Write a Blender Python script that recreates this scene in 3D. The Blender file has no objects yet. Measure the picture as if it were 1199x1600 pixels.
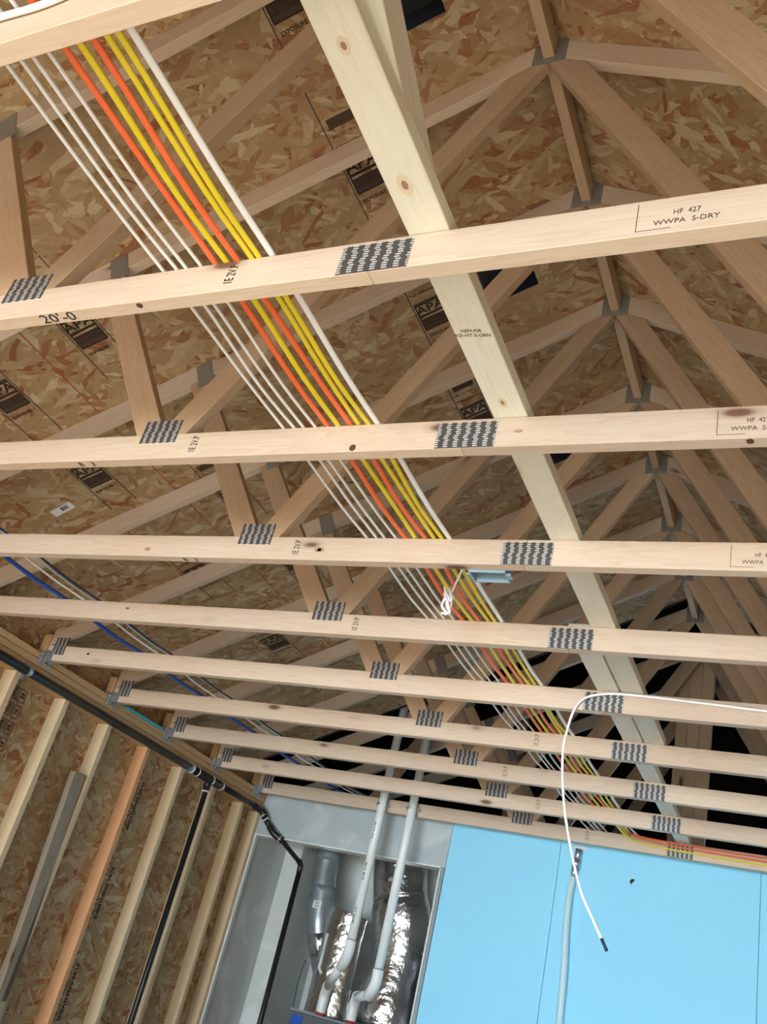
import bpy, bmesh, math, random
from mathutils import Vector, Matrix
random.seed(7)
scene = bpy.context.scene
COL = scene.collection

# ------------------------------------------------------------------ camera
cd = bpy.data.cameras.new('camera'); cam = bpy.data.objects.new('camera', cd); COL.objects.link(cam)
cd.sensor_fit = 'VERTICAL'; cd.sensor_height = 32.0; cd.lens = 1436.8 / 1600 * 32.0
cd.clip_start = 0.02; cd.clip_end = 200
_r = Vector((0.8988, 0.3729, 0.2304)); _d = Vector((-0.0017, 0.5285, -0.8489)); _f = Vector((-0.4383, 0.7626, 0.4757))
_f.normalize(); _r = (_r - _f * _r.dot(_f)).normalized(); _u = _r.cross(_f).normalized()
M3 = Matrix((_r, _u, -_f)).transposed()
cam.matrix_world = Matrix.Translation((3.896, -0.533, -1.283)) @ M3.to_4x4()
scene.camera = cam

# ------------------------------------------------------------------ world, sun, daylight through the open garage door
w = bpy.data.worlds.new('sky'); scene.world = w; w.use_nodes = True
bg = w.node_tree.nodes['Background']; bg.inputs[0].default_value = (0.60, 0.80, 1.0, 1); bg.inputs[1].default_value = 1.9
sd = bpy.data.lights.new('sun', 'SUN'); sun = bpy.data.objects.new('sun', sd); COL.objects.link(sun)
sd.energy = 20.0; sd.angle = 0.01; sd.color = (1.0, 0.93, 0.80)
sun.rotation_euler = (math.radians(66), 0, math.radians(6))
ad = bpy.data.lights.new('door_daylight', 'AREA'); al = bpy.data.objects.new('door_daylight', ad); COL.objects.link(al)
ad.shape = 'RECTANGLE'; ad.size = 5.4; ad.size_y = 2.2; ad.energy = 66; ad.spread = math.radians(50); ad.color = (0.82, 0.94, 1.0)
al.location = (3.05, -4.7, -1.6); al.rotation_euler = (math.radians(92), 0, 0)
scene.view_settings.view_transform = 'Standard'; scene.view_settings.look = 'None'
scene.view_settings.exposure = 0.12; scene.view_settings.gamma = 1.0; scene.view_settings.use_curve_mapping = False

S = 0.6096            # truss spacing
YW = 5.65             # far wall face
FL = -2.80            # floor
SPAN = 6.096; MID = 3.048
YF = -4.5             # garage door end

# ------------------------------------------------------------------ materials
def newmat(name, rough=0.6, col=(.5, .5, .5), metal=0.0):
    m = bpy.data.materials.new(name); m.use_nodes = True
    b = m.node_tree.nodes['Principled BSDF']
    b.inputs['Base Color'].default_value = (*col, 1); b.inputs['Roughness'].default_value = rough
    b.inputs['Metallic'].default_value = metal
    return m, m.node_tree, b
def N(nt, t, **kw):
    n = nt.nodes.new(t)
    for k, v in kw.items(): setattr(n, k, v)
    return n
def L(nt, a, b): nt.links.new(a, b)
def mathn(nt, op, a=None, b=None, c=None):
    n = N(nt, 'ShaderNodeMath', operation=op)
    for i, v in enumerate((a, b, c)):
        if v is None: continue
        if isinstance(v, (int, float)): n.inputs[i].default_value = v
        else: L(nt, v, n.inputs[i])
    return n.outputs[0]
def mix(nt, fac, a, b, blend='MIX'):
    n = N(nt, 'ShaderNodeMix', data_type='RGBA', blend_type=blend)
    if isinstance(fac, (int, float)): n.inputs[0].default_value = fac
    else: L(nt, fac, n.inputs[0])
    for i, v in ((6, a), (7, b)):
        if isinstance(v, tuple): n.inputs[i].default_value = (*v, 1)
        else: L(nt, v, n.inputs[i])
    return n.outputs[2]
def ramp(nt, fac, stops, interp='LINEAR'):
    n = N(nt, 'ShaderNodeValToRGB'); cr = n.color_ramp; cr.interpolation = interp
    while len(cr.elements) < len(stops): cr.elements.new(0.5)
    for e, (p, c) in zip(cr.elements, stops):
        e.position = p; e.color = (*c, 1) if len(c) == 3 else c
    L(nt, fac, n.inputs[0]); return n.outputs[0]

def wood(name, light, dark, tint=0.10, knots=True, rough=0.65, vary=(1.0, 1.0, 1.0)):
    m, nt, b = newmat(name, rough)
    tc = N(nt, 'ShaderNodeTexCoord'); oi = N(nt, 'ShaderNodeObjectInfo')
    off = N(nt, 'ShaderNodeVectorMath', operation='SCALE'); off.inputs[0].default_value = (37., 19., 53.)
    L(nt, oi.outputs['Random'], off.inputs['Scale'])
    add = N(nt, 'ShaderNodeVectorMath', operation='ADD'); L(nt, tc.outputs['Object'], add.inputs[0]); L(nt, off.outputs[0], add.inputs[1])
    mp = N(nt, 'ShaderNodeMapping'); mp.inputs['Scale'].default_value = (0.9, 14, 14); L(nt, add.outputs[0], mp.inputs[0])
    n1 = N(nt, 'ShaderNodeTexNoise'); n1.inputs['Scale'].default_value = 1.3; n1.inputs['Detail'].default_value = 3; L(nt, mp.outputs[0], n1.inputs['Vector'])
    rings = mathn(nt, 'FRACT', mathn(nt, 'MULTIPLY', n1.outputs[0], 11.0))
    ringc = ramp(nt, rings, [(0, (0, 0, 0)), (.75, (.55, .55, .55)), (.93, (1, 1, 1)), (1, (0, 0, 0))])
    mp2 = N(nt, 'ShaderNodeMapping'); mp2.inputs['Scale'].default_value = (4, 160, 160); L(nt, add.outputs[0], mp2.inputs[0])
    n2 = N(nt, 'ShaderNodeTexNoise'); n2.inputs['Scale'].default_value = 1.0; n2.inputs['Detail'].default_value = 2; L(nt, mp2.outputs[0], n2.inputs['Vector'])
    c = mix(nt, mathn(nt, 'MULTIPLY', ringc, .42), light, dark)
    c = mix(nt, mathn(nt, 'MULTIPLY', n2.outputs[0], .25), c, dark)
    n3 = N(nt, 'ShaderNodeTexNoise'); n3.inputs['Scale'].default_value = 1.6; L(nt, add.outputs[0], n3.inputs['Vector'])
    c = mix(nt, mathn(nt, 'MULTIPLY', mathn(nt, 'SUBTRACT', n3.outputs[0], .4), .9), c, tuple(x * y for x, y in zip(dark, (1.15, 1.0, .85))))
    if knots:
        mk = N(nt, 'ShaderNodeMapping'); mk.inputs['Scale'].default_value = (2.0, 5.5, 5.5); L(nt, add.outputs[0], mk.inputs[0])
        vo = N(nt, 'ShaderNodeTexVoronoi'); vo.inputs['Scale'].default_value = 1.0; L(nt, mk.outputs[0], vo.inputs['Vector'])
        kf = ramp(nt, vo.outputs['Distance'], [(0, (1, 1, 1)), (.055, (.9, .9, .9)), (.085, (.25, .25, .25)), (.14, (0, 0, 0))])
        c = mix(nt, kf, c, (.13, .055, .03))
    hv = N(nt, 'ShaderNodeHueSaturation'); L(nt, c, hv.inputs['Color'])
    v = mathn(nt, 'MULTIPLY_ADD', oi.outputs['Random'], tint * 2, 1 - tint); L(nt, v, hv.inputs['Value'])
    L(nt, hv.outputs[0], b.inputs['Base Color'])
    bp_ = N(nt, 'ShaderNodeBump'); bp_.inputs['Strength'].default_value = .15; bp_.inputs['Distance'].default_value = .001
    L(nt, n2.outputs[0], bp_.inputs['Height']); L(nt, bp_.outputs[0], b.inputs['Normal'])
    return m

def osb(name, gain=1.0):
    m, nt, b = newmat(name, .75)
    tc = N(nt, 'ShaderNodeTexCoord')
    wn = N(nt, 'ShaderNodeTexNoise'); wn.inputs['Scale'].default_value = 7; wn.inputs['Detail'].default_value = 3
    L(nt, tc.outputs['Object'], wn.inputs['Vector'])
    ws = N(nt, 'ShaderNodeVectorMath', operation='MULTIPLY_ADD'); L(nt, wn.outputs['Color'], ws.inputs[0])
    ws.inputs[1].default_value = (.075, .075, 0); L(nt, tc.outputs['Object'], ws.inputs[2])
    best = None; bcol = None
    for i, (ang, sx, sy) in enumerate([(8, 8, 36), (52, 10, 34), (-35, 9, 42), (97, 14, 40), (-18, 8, 30), (28, 15, 58)]):
        mp = N(nt, 'ShaderNodeMapping'); mp.vector_type = 'TEXTURE'
        mp.inputs['Rotation'].default_value = (0, 0, math.radians(ang)); mp.inputs['Scale'].default_value = (1 / sx, 1 / sy, 1)
        mp.inputs['Location'].default_value = (i * 1.37, i * .71, 0)
        L(nt, ws.outputs[0], mp.inputs[0])
        vo = N(nt, 'ShaderNodeTexVoronoi'); vo.voronoi_dimensions = '2D'; vo.inputs['Scale'].default_value = 1.0
        L(nt, mp.outputs[0], vo.inputs['Vector'])
        sp = N(nt, 'ShaderNodeSeparateColor'); L(nt, vo.outputs['Color'], sp.inputs[0])
        pr = sp.outputs[0]; colv = sp.outputs[1]
        # fine grain along the strand
        g = N(nt, 'ShaderNodeTexNoise'); g.noise_dimensions = '2D'; g.inputs['Scale'].default_value = 2.2; g.inputs['Detail'].default_value = 2
        mg = N(nt, 'ShaderNodeMapping'); mg.inputs['Scale'].default_value = (1.0, 7.0, 1); L(nt, mp.outputs[0], mg.inputs[0]); L(nt, mg.outputs[0], g.inputs['Vector'])
        cv = mathn(nt, 'ADD', mathn(nt, 'MULTIPLY', colv, .62), mathn(nt, 'MULTIPLY', g.outputs[0], .40))
        if best is None: best, bcol = pr, cv
        else:
            gt = mathn(nt, 'GREATER_THAN', pr, best)
            mx = N(nt, 'ShaderNodeMix', data_type='FLOAT'); L(nt, gt, mx.inputs[0]); L(nt, bcol, mx.inputs[2]); L(nt, cv, mx.inputs[3])
            bcol = mx.outputs[0]; best = mathn(nt, 'MAXIMUM', pr, best)
    k = gain
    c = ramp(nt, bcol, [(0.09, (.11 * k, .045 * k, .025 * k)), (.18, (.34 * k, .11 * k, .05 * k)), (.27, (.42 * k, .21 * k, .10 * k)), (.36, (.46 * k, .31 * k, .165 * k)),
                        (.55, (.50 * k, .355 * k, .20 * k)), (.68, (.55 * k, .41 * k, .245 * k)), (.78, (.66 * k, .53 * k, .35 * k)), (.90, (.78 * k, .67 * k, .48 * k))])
    big = N(nt, 'ShaderNodeTexNoise'); big.inputs['Scale'].default_value = 2.2; L(nt, tc.outputs['Object'], big.inputs['Vector'])
    c = mix(nt, ramp(nt, big.outputs[0], [(.4, (0, 0, 0)), (.7, (.22, .22, .22))]), c, (.36 * k, .25 * k, .13 * k))
    L(nt, c, b.inputs['Base Color'])
    bp_ = N(nt, 'ShaderNodeBump'); bp_.inputs['Strength'].default_value = .3; bp_.inputs['Distance'].default_value = .002
    L(nt, bcol, bp_.inputs['Height']); L(nt, bp_.outputs[0], b.inputs['Normal'])
    return m

MW = wood('pine_truss', (.65, .54, .44), (.47, .35, .26))
MWEB = wood('pine_web', (.55, .40, .275), (.36, .24, .155), tint=.2)
MB = wood('pine_brace', (.86, .87, .80), (.68, .64, .54), knots=True)
MS = wood('stud_pine', (.80, .66, .45), (.58, .43, .26), tint=.08)
MSO = wood('stud_orange_fir', (.74, .42, .22), (.52, .26, .12))
MG = wood('weathered_board', (.40, .33, .25), (.20, .18, .15), tint=.05)
MPL = wood('plate_pine', (.64, .43, .23), (.40, .24, .11), tint=.2)
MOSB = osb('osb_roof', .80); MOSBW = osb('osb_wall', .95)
MINK, _, _ = newmat('black_ink', .8, (.025, .02, .02))
MINKS, _, _ = newmat('faded_ink', .8, (.10, .075, .06))
MFILL, _, _ = newmat('smudged_ink', .8, (.075, .045, .03))
MRED, _, _ = newmat('red_chalk', .8, (.42, .07, .03))
MWHITE, _, _ = newmat('white_cable_jacket', .35, (.86, .90, .97))
MYEL, _, _ = newmat('yellow_cable_jacket', .35, (.80, .66, .03))
MORG, _, _ = newmat('orange_cable_jacket', .35, (.90, .17, .06))
MBLUE, _, _ = newmat('blue_tube', .35, (.015, .09, .50))
MNAVY, _, _ = newmat('dark_blue_cable', .4, (.015, .03, .10))
MABS, _, _ = newmat('black_abs', .35, (.012, .013, .016))
MPVC, _, _ = newmat('white_pvc', .3, (.78, .83, .86))
MBOX, _, _ = newmat('light_blue_plastic', .4, (.26, .36, .46))
MGAL, _, _ = newmat('galvanised_steel', .38, (.50, .55, .60), .85)
MDUCT, _, _ = newmat('grey_duct_collar', .5, (.25, .30, .33), .3)
MPAPER, _, _ = newmat('white_paper', .7, (.80, .84, .88))
MGREY, _, _ = newmat('grey_furnace_enamel', .4, (.10, .11, .12))
MCOND, _, _ = newmat('pale_conduit', .4, (.50, .72, .82))
MBLK, _, _ = newmat('black_vent_plastic', .5, (.01, .012, .018))
MDARK, _, _ = newmat('shade_black_board', .9, (.018, .013, .010))  # near-black colour stands for the attic's darkness; also backs the board seams
MCYAN, _, _ = newmat('turquoise_wrap', .5, (.05, .45, .62))
MCONC, _, _ = newmat('concrete', .8, (.56, .51, .43))
MREDP, _, _ = newmat('red_primer', .5, (.35, .03, .05))

def drywall(name, col, mud):
    m, nt, b = newmat(name, .8, col)
    tc = N(nt, 'ShaderNodeTexCoord'); n = N(nt, 'ShaderNodeTexNoise'); n.inputs['Scale'].default_value = 3.0; n.inputs['Detail'].default_value = 4
    n.inputs['Distortion'].default_value = 1.0
    L(nt, tc.outputs['Object'], n.inputs['Vector'])
    L(nt, mix(nt, ramp(nt, n.outputs[0], [(.52, (0, 0, 0)), (.64, (1, 1, 1))]), col, mud), b.inputs['Base Color'])
    return m
MDW = drywall('grey_drywall', (.42, .49, .53), (.52, .58, .61))
MDWC = drywall('closet_drywall', (.60, .64, .64), (.70, .74, .74))
MBL = drywall('sky_blue_board', (.29, .70, .98), (.30, .71, .98))

def foil():
    m, nt, b = newmat('foil_insulation', .22, (.72, .72, .72), 1.0)
    tc = N(nt, 'ShaderNodeTexCoord'); n = N(nt, 'ShaderNodeTexNoise'); n.inputs['Scale'].default_value = 14; n.inputs['Detail'].default_value = 5
    L(nt, tc.outputs['Object'], n.inputs['Vector'])
    bp_ = N(nt, 'ShaderNodeBump'); bp_.inputs['Strength'].default_value = .7; bp_.inputs['Distance'].default_value = .02
    L(nt, n.outputs[0], bp_.inputs['Height']); L(nt, bp_.outputs[0], b.inputs['Normal'])
    return m
MFOIL = foil()

def plate_mat():
    m, nt, b = newmat('gusset_steel', .45, (.1, .1, .1), .25)
    tc = N(nt, 'ShaderNodeTexCoord'); sx = N(nt, 'ShaderNodeSeparateXYZ'); L(nt, tc.outputs['Object'], sx.inputs[0])
    x, z = sx.outputs[0], sx.outputs[2]
    row = mathn(nt, 'FLOOR', mathn(nt, 'DIVIDE', z, .0066))
    jit = mathn(nt, 'MULTIPLY', mathn(nt, 'FRACT', mathn(nt, 'MULTIPLY', mathn(nt, 'SINE', mathn(nt, 'MULTIPLY', row, 12.9)), 43.7)), .006)
    fx = mathn(nt, 'FRACT', mathn(nt, 'ADD', mathn(nt, 'DIVIDE', mathn(nt, 'ADD', x, jit), .0265), .5))
    fz = mathn(nt, 'FRACT', mathn(nt, 'DIVIDE', z, .0066))
    a = mathn(nt, 'MULTIPLY', mathn(nt, 'GREATER_THAN', fx, .46), mathn(nt, 'LESS_THAN', fx, .92))
    t = mathn(nt, 'MULTIPLY', a, mathn(nt, 'GREATER_THAN', fz, .42))
    L(nt, mix(nt, t, (.085, .08, .08), (.62, .64, .66)), b.inputs['Base Color'])
    return m
MPLATE = plate_mat()
MPLAIN, _, _ = newmat('dull_gusset_steel', .5, (.27, .26, .25), .3)

# ------------------------------------------------------------------ helpers
def link(o, parent=None, mat=None):
    COL.objects.link(o)
    if mat is not None: o.data.materials.append(mat)
    if parent is not None: o.parent = parent
    return o
def tag(o, label=None, cat=None, group=None, kind=None):
    if label: o['label'] = label
    if cat: o['category'] = cat
    if group: o['group'] = group
    if kind: o['kind'] = kind
    return o
def empty(name, loc=(0, 0, 0)):
    o = bpy.data.objects.new(name, None); COL.objects.link(o); o.location = loc; o.empty_display_size = .05; return o
def finish(bm, name, mat, parent=None, smooth=False, matrix=None):
    bmesh.ops.recalc_face_normals(bm, faces=bm.faces)
    me = bpy.data.meshes.new(name); bm.to_mesh(me); bm.free()
    if smooth:
        for p in me.polygons: p.use_smooth = True
    o = bpy.data.objects.new(name, me)
    if matrix is not None: o.matrix_basis = matrix
    link(o, parent, mat); return o
def bevel(bm, w):
    if w: bmesh.ops.bevel(bm, geom=list(bm.edges), offset=w, segments=1, affect='EDGES', clamp_overlap=True)
def box_bm(dx, dy, dz, c=(0, 0, 0), bm=None):
    bm = bm or bmesh.new()
    r = bmesh.ops.create_cube(bm, size=1.0)
    for v in r['verts']: v.co = Vector((v.co.x * dx + c[0], v.co.y * dy + c[1], v.co.z * dz + c[2]))
    return bm
def box(name, x0, x1, y0, y1, z0, z1, mat, parent=None, bv=0.0, axis='x'):
    """axis-aligned box in world metres; its own X axis is laid along `axis` so that wood grain follows it"""
    c = Vector(((x0 + x1) / 2, (y0 + y1) / 2, (z0 + z1) / 2)); d = (x1 - x0, y1 - y0, z1 - z0)
    if axis == 'x': bm = box_bm(*d); R = Matrix.Identity(4)
    elif axis == 'y': bm = box_bm(d[1], d[0], d[2]); R = Matrix.Rotation(math.pi / 2, 4, 'Z')
    else: bm = box_bm(d[2], d[1], d[0]); R = Matrix.Rotation(-math.pi / 2, 4, 'Y')
    bevel(bm, bv)
    return finish(bm, name, mat, parent, matrix=Matrix.Translation(c) @ R)
def clip(poly, a, b, c):            # keep a*x+b*z>=c
    out = []
    for i in range(len(poly)):
        p, q = poly[i], poly[(i + 1) % len(poly)]
        fp, fq = a * p[0] + b * p[1] - c, a * q[0] + b * q[1] - c
        if fp >= 0: out.append(p)
        if fp * fq < 0:
            t = fp / (fp - fq); out.append((p[0] + t * (q[0] - p[0]), p[1] + t * (q[1] - p[1])))
    return out
def member(name, poly, ang, y0, y1, mat, parent, bv=.0015):
    """prism of an x-z polygon, thickness y0..y1, local X along the member"""
    cx = sum(p[0] for p in poly) / len(poly); cz = sum(p[1] for p in poly) / len(poly)
    ca, sa = math.cos(-ang), math.sin(-ang); bm = bmesh.new(); h = (y1 - y0) / 2
    fr = []; bk = []
    for x, z in poly:
        x -= cx; z -= cz; X = x * ca - z * sa; Z = x * sa + z * ca
        fr.append(bm.verts.new((X, -h, Z))); bk.append(bm.verts.new((X, h, Z)))
    bm.faces.new(fr); bm.faces.new(bk[::-1]); n = len(fr)
    for i in range(n): bm.faces.new((fr[i], fr[(i + 1) % n], bk[(i + 1) % n], bk[i]))
    bevel(bm, bv)
    return finish(bm, name, mat, parent, matrix=Matrix.Translation((cx, (y0 + y1) / 2, cz)) @ Matrix.Rotation(-ang, 4, 'Y'))
def strip_poly(p, q, w, ext=.25):
    dx, dz = q[0] - p[0], q[1] - p[1]; l = math.hypot(dx, dz); dx /= l; dz /= l; nx, nz = -dz * w / 2, dx * w / 2
    p = (p[0] - dx * ext, p[1] - dz * ext); q = (q[0] + dx * ext, q[1] + dz * ext)
    return [(p[0] - nx, p[1] - nz), (q[0] - nx, q[1] - nz), (q[0] + nx, q[1] + nz), (p[0] + nx, p[1] + nz)], math.atan2(dz, dx)
def smooth_path(pts, k=6):
    pts = [Vector(p) for p in pts]
    if len(pts) < 3: return pts
    out = []
    for i in range(len(pts) - 1):
        p0 = pts[max(i - 1, 0)]; p1 = pts[i]; p2 = pts[i + 1]; p3 = pts[min(i + 2, len(pts) - 1)]
        for j in range(k):
            t = j / k
            out.append(.5 * ((2 * p1) + (p2 - p0) * t + (2 * p0 - 5 * p1 + 4 * p2 - p3) * t * t + (3 * p1 - p0 - 3 * p2 + p3) * t ** 3))
    out.append(pts[-1]); return out
def tube(name, pts, r, mat, parent=None, k=6, seg=12, flat=1.0, up=(0, 0, 1), rads=None, bm=None):
    """round (or flattened) tube along a path; flat scales the thickness along `up`"""
    P = smooth_path(pts, k) if k > 1 else [Vector(p) for p in pts]
    own = bm is None; bm = bm or bmesh.new(); up = Vector(up); rings = []
    n = len(P)
    for i, p in enumerate(P):
        t = (P[min(i + 1, n - 1)] - P[max(i - 1, 0)]).normalized()
        s = t.cross(up)
        if s.length < 1e-3: s = t.cross(Vector((1, 0, 0)))
        s.normalize(); u2 = s.cross(t).normalized()
        rr = r if rads is None else rads(i / (n - 1))
        rings.append([bm.verts.new(p + s * (rr * math.cos(a)) + u2 * (rr * flat * math.sin(a))) for a in [2 * math.pi * j / seg for j in range(seg)]])
    for i in range(n - 1):
        for j in range(seg): bm.faces.new((rings[i][j], rings[i][(j + 1) % seg], rings[i + 1][(j + 1) % seg], rings[i + 1][j]))
    bm.faces.new(rings[0]); bm.faces.new(rings[-1][::-1])
    if own: return finish(bm, name, mat, parent, smooth=True)
    return bm
def text(name, s, right, upv, pos, size, mat, parent=None, sx=1.0, lift=.0008, bold=0.0):
    """ink lettering lying on a surface: `right` the reading direction, `upv` letter-up, pos = centre"""
    cu = bpy.data.curves.new(name, 'FONT'); cu.body = s; cu.size = size; cu.align_x = 'CENTER'; cu.align_y = 'CENTER'
    cu.extrude = .0003; cu.offset = bold * size; cu.resolution_u = 2
    tmp = bpy.data.objects.new(name, cu)
    me = bpy.data.meshes.new_from_object(tmp); bpy.data.objects.remove(tmp); bpy.data.curves.remove(cu)
    me.name = name
    for v in me.vertices: v.co.x *= sx
    r = Vector(right).normalized(); u = Vector(upv); u = (u - r * u.dot(r)).normalized(); nn = r.cross(u)
    o = bpy.data.objects.new(name, me)
    o.matrix_basis = Matrix.Translation(Vector(pos) + nn * lift) @ Matrix((r, u, nn)).transposed().to_4x4()
    me.materials.clear(); link(o, parent, mat); return o
def under(o, part):
    o.parent = part; o.matrix_basis = part.matrix_basis.inverted() @ o.matrix_basis; return o
def part_of(t, nm, k=0): return [c for c in children(t) if c.name.split('.')[0] == nm][k]
def children(o): return [c for c in bpy.data.objects if c.parent == o]
def copy_tree(o, parent=None):
    c = o.copy(); COL.objects.link(c); c.parent = parent
    for ch in children(o): copy_tree(ch, c)
    return c

# ------------------------------------------------------------------ the shell
SL = math.atan(.5)
def deck(name, u0, u1, v0, v1, holes, mtx, mat, th=.012):
    us = sorted({u0, u1, *[h[0] for h in holes], *[h[1] for h in holes]}); vs = sorted({v0, v1, *[h[2] for h in holes], *[h[3] for h in holes]})
    bm = bmesh.new(); V = {}
    def g(u, v, z):
        k = (round(u, 4), round(v, 4), z)
        if k not in V: V[k] = bm.verts.new((u, v, z))
        return V[k]
    solid = set()
    for i in range(len(us) - 1):
        for j in range(len(vs) - 1):
            cu, cv = (us[i] + us[i + 1]) / 2, (vs[j] + vs[j + 1]) / 2
            if not any(h[0] < cu < h[1] and h[2] < cv < h[3] for h in holes): solid.add((i, j))
    for i, j in solid:
        a, b, c, d = (us[i], vs[j]), (us[i + 1], vs[j]), (us[i + 1], vs[j + 1]), (us[i], vs[j + 1])
        bm.faces.new([g(*p, 0) for p in (a, b, c, d)]); bm.faces.new([g(*p, th) for p in (d, c, b, a)])
        for (di, dj), (p, q) in (((0, -1), (a, b)), ((1, 0), (b, c)), ((0, 1), (c, d)), ((-1, 0), (d, a))):
            if (i + di, j + dj) not in solid: bm.faces.new((g(*p, 0), g(*q, 0), g(*q, th), g(*p, th)))
    return finish(bm, name, mat, matrix=mtx)
L0 = Matrix.Translation((0, 0, .187)) @ Matrix.Rotation(-SL, 4, 'Y')       # left slope, local x = up the slope, y = world y
k5 = math.sqrt(1.25)
vents = [(2.60, 2.77, .74, .97), (2.57, 2.77, 2.00, 2.21), (2.48, 2.67, 3.27, 3.42)]
tag(deck('ceiling', -.6 * k5, MID * k5 + .004, YF, 5.36, [(a * k5, b * k5, c, d) for a, b, c, d in vents], L0, MOSB), kind='structure')
R0m = Matrix.Translation((SPAN, 0, .187)) @ Matrix.Rotation(math.pi, 4, 'Z') @ Matrix.Rotation(-SL, 4, 'Y')
tag(deck('ceiling', -.6 * k5, MID * k5 + .004, -5.36, -YF, [], R0m, MOSB), kind='structure')
SR = Vector((1, 0, .5)).normalized()
def on_roof(x, y): return Vector((x, y, .187 + .5 * x))
# sheathing and shell of the walls
def wall_osb(name, y0, y1):     # left wall, local x along y
    bm = box_bm(y1 - y0, 2.98, .012)
    R = Matrix((Vector((0, 1, 0)), Vector((0, 0, 1)), Vector((1, 0, 0)))).transposed().to_4x4()
    return finish(bm, name, MOSBW, matrix=Matrix.Translation((-.0955, (y0 + y1) / 2, FL + 1.49)) @ R)
tag(wall_osb('wall_left', YF, YW + .1), kind='structure')
tag(box('wall_right', 6.19, 6.21, YF, YW, FL, .2, MOSBW), kind='structure')
tag(box('wall_front', -.1, 6.2, YF - .02, YF, -.35, 1.7, MOSBW), kind='structure')
tag(box('floor', -.1, 6.2, YF, YW + 1.2, FL - .1, FL, MCONC), kind='structure')
tag(box('ground', -12, 18, -30, YF - .002, FL - .13, FL - .02, MCONC), kind='structure')
# far wall: drywall header over the furnace closet, blue board to the right of it
OX = 1.50
tag(box('wall_far', 0.0, OX + .035, YW, YW + .012, -.268, .06, MDW), kind='structure')
seams = [OX + .037, 2.298, 3.513, 4.73, 6.19]
for a, b in zip(seams[:-1], seams[1:]):
    tag(box('wall_far', a + .0015, b - .0015, YW, YW + .016, FL, .06, MBL), kind='structure')
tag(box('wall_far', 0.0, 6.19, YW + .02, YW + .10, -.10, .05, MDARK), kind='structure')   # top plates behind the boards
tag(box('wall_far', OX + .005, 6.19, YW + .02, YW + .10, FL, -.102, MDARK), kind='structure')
# corner beads round the closet opening
tag(box('trim_1', 0.0, OX + .004, YW - .003, YW + .115, -.276, -.268, MPVC), kind='structure')
tag(box('trim_2', OX, OX + .008, YW - .003, YW + .115, FL, -.277, MPVC), kind='structure')
tag(box('trim_3', OX + .010, OX + .034, YW - .002, YW + .012, FL, -.269, MDUCT), kind='structure')
# closet
YB = 6.75
tag(box('wall_closet_left', -.012, 0.0, YW + .001, YB, FL, -.04, MDWC), kind='structure')
tag(box('wall_closet_back', -.012, 1.62, YB, YB + .012, FL, -.04, MDWC), kind='structure')
tag(box('wall_closet_right', OX + .01, OX + .022, YW + .118, YB, FL, -.04, MDWC), kind='structure')
tag(box('ceiling_closet', -.012, 1.62, YW + .118, YB, -.052, -.04, MDWC), kind='structure')
tag(box('wall_closet_chase', .001, .15, 6.16, YB - .001, FL, -.053, MDWC, bv=.004), kind='structure')
tag(box('trim_4', .001, .012, YW - .003, YW + .03, FL, -.277, MPVC), kind='structure')
# attic of the house beyond, its darkness put into near-black boards
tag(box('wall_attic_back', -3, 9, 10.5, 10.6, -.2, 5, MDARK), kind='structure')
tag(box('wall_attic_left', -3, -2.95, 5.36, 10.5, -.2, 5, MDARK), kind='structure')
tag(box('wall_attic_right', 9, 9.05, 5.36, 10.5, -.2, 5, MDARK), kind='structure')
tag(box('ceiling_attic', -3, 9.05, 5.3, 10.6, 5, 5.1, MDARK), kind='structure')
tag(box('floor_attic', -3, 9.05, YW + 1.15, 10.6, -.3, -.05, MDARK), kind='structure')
# added gable infill over the roof deck edge, blocks sun and sky light
def gable(name, y):
    bm = bmesh.new()
    for poly in ([(-3, .182 - 1.5), (-3, 5), (MID, 5), (MID, .182 + MID / 2)], [(9, .182 - 1.452), (9, 5), (MID, 5), (MID, .182 + MID / 2)]):
        f = [bm.verts.new((x, y, z)) for x, z in poly]; g2 = [bm.verts.new((x, y + .02, z)) for x, z in poly]
        bm.faces.new(f); bm.faces.new(g2[::-1])
        for i in range(4): bm.faces.new((f[i], f[(i + 1) % 4], g2[(i + 1) % 4], g2[i]))
    return finish(bm, name, MDARK)
tag(gable('wall_attic_light_block', 5.362), kind='structure')
tag(box('wall_attic_light_block', -3, -.11, 5.362, 5.382, -.3, .13, MDARK), kind='structure')  # unseen side panels added to stop daylight leaking into the attic
tag(box('wall_attic_light_block', 6.22, 9, 5.362, 5.382, -.3, .13, MDARK), kind='structure')

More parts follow.
